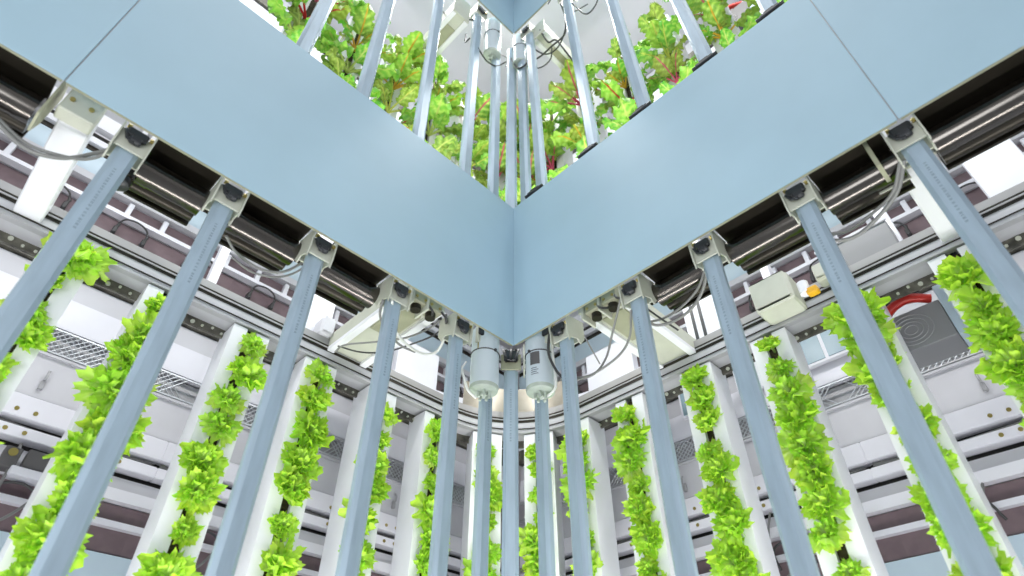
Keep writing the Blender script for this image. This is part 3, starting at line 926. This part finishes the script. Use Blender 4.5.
jbox('r', 0.875, 0.50, 0.15, 0.12, 0.15, 'cream junction box on the track between the third and fourth right poles', z=1.44)
e = empty('valve', P('r', 0.985, 0.52, 1.44), ROT['r'])
MB().tube([(0, 0, 0.0), (0, 0, 0.05)], 0.020, 16).build('body', 'tower_white', e)
MB().box(0.005, 0.045, -0.016, 0.016, -0.016, 0.012, bev=0.004).build('orange_cap', 'orange_cap', e)
tag(e, 'small white valve with an orange cap beside the cream junction box', 'valve')
jbox('r', 1.06, 0.56, 0.07, 0.08, 0.08, 'small cream connector box right of the orange capped valve', z=1.50)
jbox('l', 0.52, 0.60, 0.06, 0.08, 0.10, 'small grey switch box on the track left of the corner', 'rack_grey', z=1.545)
e = empty('driver_box', P('r', 1.18, 0.64, 1.548), ROT['r'])
MB().box(-0.13, 0.13, 0, 0.10, 0, 0.135, bev=0.004).build('body', 'box_grey', e)
MB().box(-0.135, 0.135, -0.006, 0.0, 0.128, 0.14).build('top_lip', 'rack_grey', e)
tag(e, 'wide grey driver box lying on the track beyond the fourth right pole', 'electrical box')


# fan boxes with red hose, one per tier
def fanbox(s, u, V, z, w, h, label):
    e = empty('pump_box', P(s, u, V, z), ROT[s])
    MB().box(-w / 2, w / 2, 0, 0.14, 0, h, bev=0.003).build('body', 'box_grey' if z < 3 else 'box_dark', e)
    m = MB()
    for r in (0.018, 0.032, 0.046, 0.060):
        if r > h * .46: continue
        m.tube([(r * 1.2 * math.cos(2 * PI * k / 24) - .02, -0.002, h / 2 + r * math.sin(2 * PI * k / 24)) for k in range(25)], 0.0018, 5, False)
    m.build('spiral_emboss', 'steel_grey', e)
    MB().box(w / 2 + .002, w / 2 + 0.03, -0.01, 0.14, -0.01, h + .05, bev=0.002).build('side_rail', 'sky_panel', e)
    m = MB()
    m.tube(spline([(-w / 2 - .02, 0.02, h * .95), (-w * .25, 0.0, h + 0.035), (w * .1, 0.0, h + 0.048), (w * .4, 0.03, h + 0.03)]), 0.017, 10)
    m.tube(spline([(-w / 2, 0.06, h + .03), (-w * .1, 0.05, h + 0.075), (w * .35, 0.06, h + 0.06)]), 0.012, 10)
    m.build('red_hose', 'red_hose', e)
    MB().tube(spline([(-w / 2, 0.03, h + .045), (-w * .1, 0.02, h + 0.085), (w * .3, 0.03, h + 0.085)]), 0.009, 8).build('black_hose', 'cable_black', e)
    m = MB(); m.box(-w * .1, w * .02, -0.02, 0.01, h + 0.05, h + 0.10, bev=0.004); m.build('fitting', 'cream', e)
    tag(e, label, 'pump box')


fanbox('r', 1.215, 0.84, 1.255, 0.20, 0.155, 'grey pump box with red hose behind the towers right of the fourth pole')
fanbox('r', 1.10, 1.02, 4.06, 0.30, 0.22, 'dark pump box with red hose among the chard at top right')


# pale blue windows / screens in the rack, right of corner
def window(s, u, z, w, h, label):
    e = empty('screen_panel', P(s, u, RV - 0.03, z), ROT[s])
    MB().box(-w / 2, w / 2, 0.0, 0.025, 0, h).build('frame', 'tower_white', e)
    MB().box(-w / 2 + .012, -0.008, -0.004, 0.0, 0.012, h - .012).box(0.008, w / 2 - .012, -0.004, 0.0, 0.012, h - .012).build('pane', 'blue_glass', e)
    tag(e, label, 'panel', 'blue-grey panels behind the right towers')


mat('blue_glass', (0.30, 0.42, 0.48), 0.25, 0, 0.05)
window('r', 0.82, 1.55, 0.28, 0.20, 'blue-grey double pane behind the right towers by the orange valve')
window('r', 0.50, 1.55, 0.24, 0.20, 'blue-grey double pane behind the right towers nearer the corner')
window('r', 0.18, 1.55, 0.24, 0.20, 'blue-grey double pane behind the first straight right tower')


# boxes low in the left rack
e = empty('instrument_box', P('l', 1.16, RV - 0.08, 0.86), ROT['l'])
MB().box(-0.065, 0.075, 0, 0.06, 0.03, 0.095, bev=0.003).build('body', 'box_dark', e)
MB().box(-0.09, 0.09, -0.01, 0.06, 0, 0.028, bev=0.003).build('tray', 'rack_white', e)
MB().tube([(-0.105, -0.002, 0.07), (-0.105, 0.03, 0.07)], 0.014, 14).build('knob', 'brass', e)
MB().box(-0.13, -0.08, 0.002, 0.06, 0.02, 0.09, bev=0.003).build('switch_plate', 'box_dark', e)
tag(e, 'dark instrument box on a white tray low at the left edge', 'electrical box')


# ------------------------------------------------------------------ cables
def cable(name, pts, r, m, label):
    """pts: (side, u, V, z)"""
    q = [P(*p) for p in pts]; sp = spline(q)
    e = q[0]; o = MB().tube([p - e for p in sp], r, 8).build(name, m, None, e)
    tag(o, label, 'cable', 'loose cables by the brackets')


def px(x, y, s, V):
    """the point seen at photo pixel x, y on the plane V behind wall s, as (side, u, V, z)"""
    r = cF * F_PX + cR * (x - 512) - cU * (y - 288)
    d, n = DN(s); C2 = C - n * V
    t = C2.dot(n) / Vector((r.x, r.y, 0)).dot(n); X = r * t
    return (s, (Vector((X.x, X.y, 0)) - C).dot(d), V, X.z)


def pcable(pts, s, r, m, label): cable('cable', [px(x, y, s, V) for x, y, V in pts], r, m, label)


pcable([(318, 250, .10), (303, 262, .14), (282, 272, .16), (258, 268, .18), (236, 252, .18), (226, 236, .14)], 'l', .0045, 'cable_grey', 'grey cable sagging between the third and fourth left brackets')
pcable([(316, 254, .11), (300, 270, .16), (278, 277, .18), (252, 272, .19), (232, 257, .18)], 'l', .0035, 'cable_grey', 'thinner grey cable just below the sagging left cable')
pcable([(132, 135, .09), (118, 146, .12), (92, 154, .15), (60, 158, .16), (25, 148, .18), (-5, 120, .18), (-25, 95, .16)], 'l', .006, 'cable_grey', 'thick grey cable looping at the far left edge')
pcable([(130, 140, .09), (114, 150, .12), (88, 159, .15), (58, 155, .16), (24, 142, .18), (-8, 112, .18)], 'l', .005, 'cable_grey', 'second grey cable looping at the far left edge')
pcable([(392, 300, .05), (396, 332, .14), (418, 352, .20), (436, 352, .18), (446, 335, .12), (451, 322, .08)], 'l', .0055, 'cable_white', 'pale cable hanging between the two left brackets nearest the corner')
pcable([(335, 352, .50), (345, 345, .45), (375, 342, .35), (405, 338, .25), (430, 328, .18), (442, 318, .12)], 'l', .004, 'cable_grey', 'dark cable running along the left box arm')
pcable([(338, 346, .5), (360, 352, .42), (385, 352, .34), (412, 344, .25), (434, 335, .18), (450, 322, .12)], 'l', .0035, 'cable_black', 'thin dark cable crossing the left box arm')
pcable([(383, 300, .08), (380, 315, .12), (386, 330, .16), (400, 345, .2), (415, 352, .2)], 'l', .0045, 'cable_grey', 'grey cable looping left of the second left pole')
pcable([(440, 320, .12), (436, 300, .10), (430, 288, .08)], 'l', .008, 'cable_black', 'thick black plug lead beside the left corner bracket')
pcable([(461, 366, .08), (464, 378, .08), (468, 390, .09), (476, 398, .09)], 'l', .005, 'cable_white', 'white lead down the left side of the left motor')
pcable([(466, 362, .07), (462, 368, .07), (460, 376, .07)], 'l', .004, 'cable_white', 'short white lead behind the left motor tie')
pcable([(553, 325, .04), (549, 338, .04), (549, 355, .05), (556, 370, .07), (563, 378, .08)], 'r', .0055, 'cable_black', 'black cable curving down beside the right motor')
pcable([(555, 328, .05), (552, 342, .06), (553, 356, .07), (556, 384, .09), (550, 394, .09), (543, 398, .09)], 'r', .005, 'cable_white', 'white lead down the right side of the right motor')
pcable([(622, 292, .05), (618, 310, .10), (612, 335, .16), (606, 358, .20), (594, 374, .2), (575, 380, .18), (560, 380, .12)], 'r', .0045, 'cable_grey', 'grey cable looping below the right box arm')
pcable([(631, 310, .06), (630, 335, .12), (622, 352, .18), (606, 366, .2), (588, 376, .2), (572, 378, .18)], 'r', .0045, 'cable_grey', 'inner grey loop beside the second right pole')
pcable([(584, 335, .10), (592, 350, .14), (600, 364, .18)], 'r', .003, 'cable_grey', 'thin straight lead right of the first right pole')
pcable([(707, 272, .10), (702, 292, .15), (690, 310, .2), (672, 322, .22), (655, 325, .2), (645, 318, .14)], 'r', .0055, 'cable_grey', 'grey cable sagging between the second and third right brackets')
pcable([(705, 270, .10), (697, 290, .15), (680, 308, .2), (664, 318, .22), (650, 322, .2)], 'r', .0045, 'cable_grey', 'upper grey strand between the second and third right brackets')
pcable([(646, 308, .12), (660, 318, .2), (678, 330, .3)], 'r', .004, 'cable_black', 'black strut lead behind the second right pole')
pcable([(904, 160, .10), (898, 190, .16), (880, 215, .2), (856, 236, .22), (832, 240, .2), (815, 228, .14)], 'r', .006, 'cable_grey', 'thick grey cable sagging from the outermost right bracket')
pcable([(900, 162, .10), (893, 192, .16), (874, 212, .2), (850, 230, .22), (828, 234, .2)], 'r', .005, 'cable_grey', 'second grey strand by the outermost right bracket')
# top corner cables
pcable([(560, 2, .06), (566, 22, .10), (560, 44, .13), (548, 54, .14), (536, 50, .12), (530, 40, .08)], 'r', .005, 'cable_black', 'black cable doubled beside the upper right corner pole')
pcable([(540, 30, .08), (548, 42, .12), (556, 40, .14), (566, 52, .2), (574, 62, .3)], 'r', .006, 'cable_black', 'thick black lead along the upper right arm')
pcable([(508, 50, .08), (512, 60, .05), (518, 68, .05), (526, 64, .06), (530, 52, .08)], 'r', .006, 'cable_black', 'black loop under the upper right motor')
pcable([(466, 16, .1), (458, 26, .15), (448, 20, .22), (440, 26, .28), (428, 42, .35)], 'l', .005, 'cable_black', 'black cable wrapped over the upper left arm')
pcable([(548, 4, .06), (556, -6, .08), (562, 6, .1), (572, 12, .14), (588, 4, .18)], 'r', .004, 'cable_black', 'thin black lead beyond the upper right brackets')
pcable([(572, 3, .08), (585, 14, .12), (595, 6, .15), (601, -12, .15)], 'r', .005, 'cable_black', 'black cable swooping at the top right of the upper corner')
pcable([(566, 20, .08), (564, 35, .10), (552, 46, .12), (538, 58, .12), (520, 66, .10), (506, 66, .08)], 'r', .006, 'cable_black', 'black cable hanging from the upper right bracket to the corner')
pcable([(552, 48, .12), (550, 60, .14), (538, 68, .12), (520, 64, .1), (500, 54, .08)], 'r', .0045, 'cable_black', 'lower black loop under the upper corner')
pcable([(478, 48, .06), (486, 60, .06), (496, 66, .06), (506, 62, .06)], 'l', .005, 'cable_black', 'black lead curling under the upper left motor')
pcable([(474, 20, .08), (462, 20, .12), (452, 26, .2), (440, 32, .3)], 'l', .006, 'cable_black', 'black cable along the upper left arm')
pcable([(470, 38, .08), (465, 42, .12), (466, 34, .14)], 'l', .005, 'cable_black', 'short black lead left of the upper left motor')
pcable([(438, 4, .10), (446, 16, .2), (452, 24, .28)], 'l', .004, 'cable_black', 'thin black lead dropping behind the upper left poles')

# top brackets of the upper poles nearest the corner
for s, u in (('l', .262), ('r', .075), ('r', .42)):
    b = copy_tree(br0); b.location = P(s, u + (0.0), 0.08, 4.075); b.rotation_euler = (0, 0, ROT[s])
    tag(b, 'cream hanger on top of the upper %s pole %s' % (SIDE[s], 'next to the motor' if u < .3 else 'further from the corner'), 'bracket', 'cream brackets under the upper fascia')
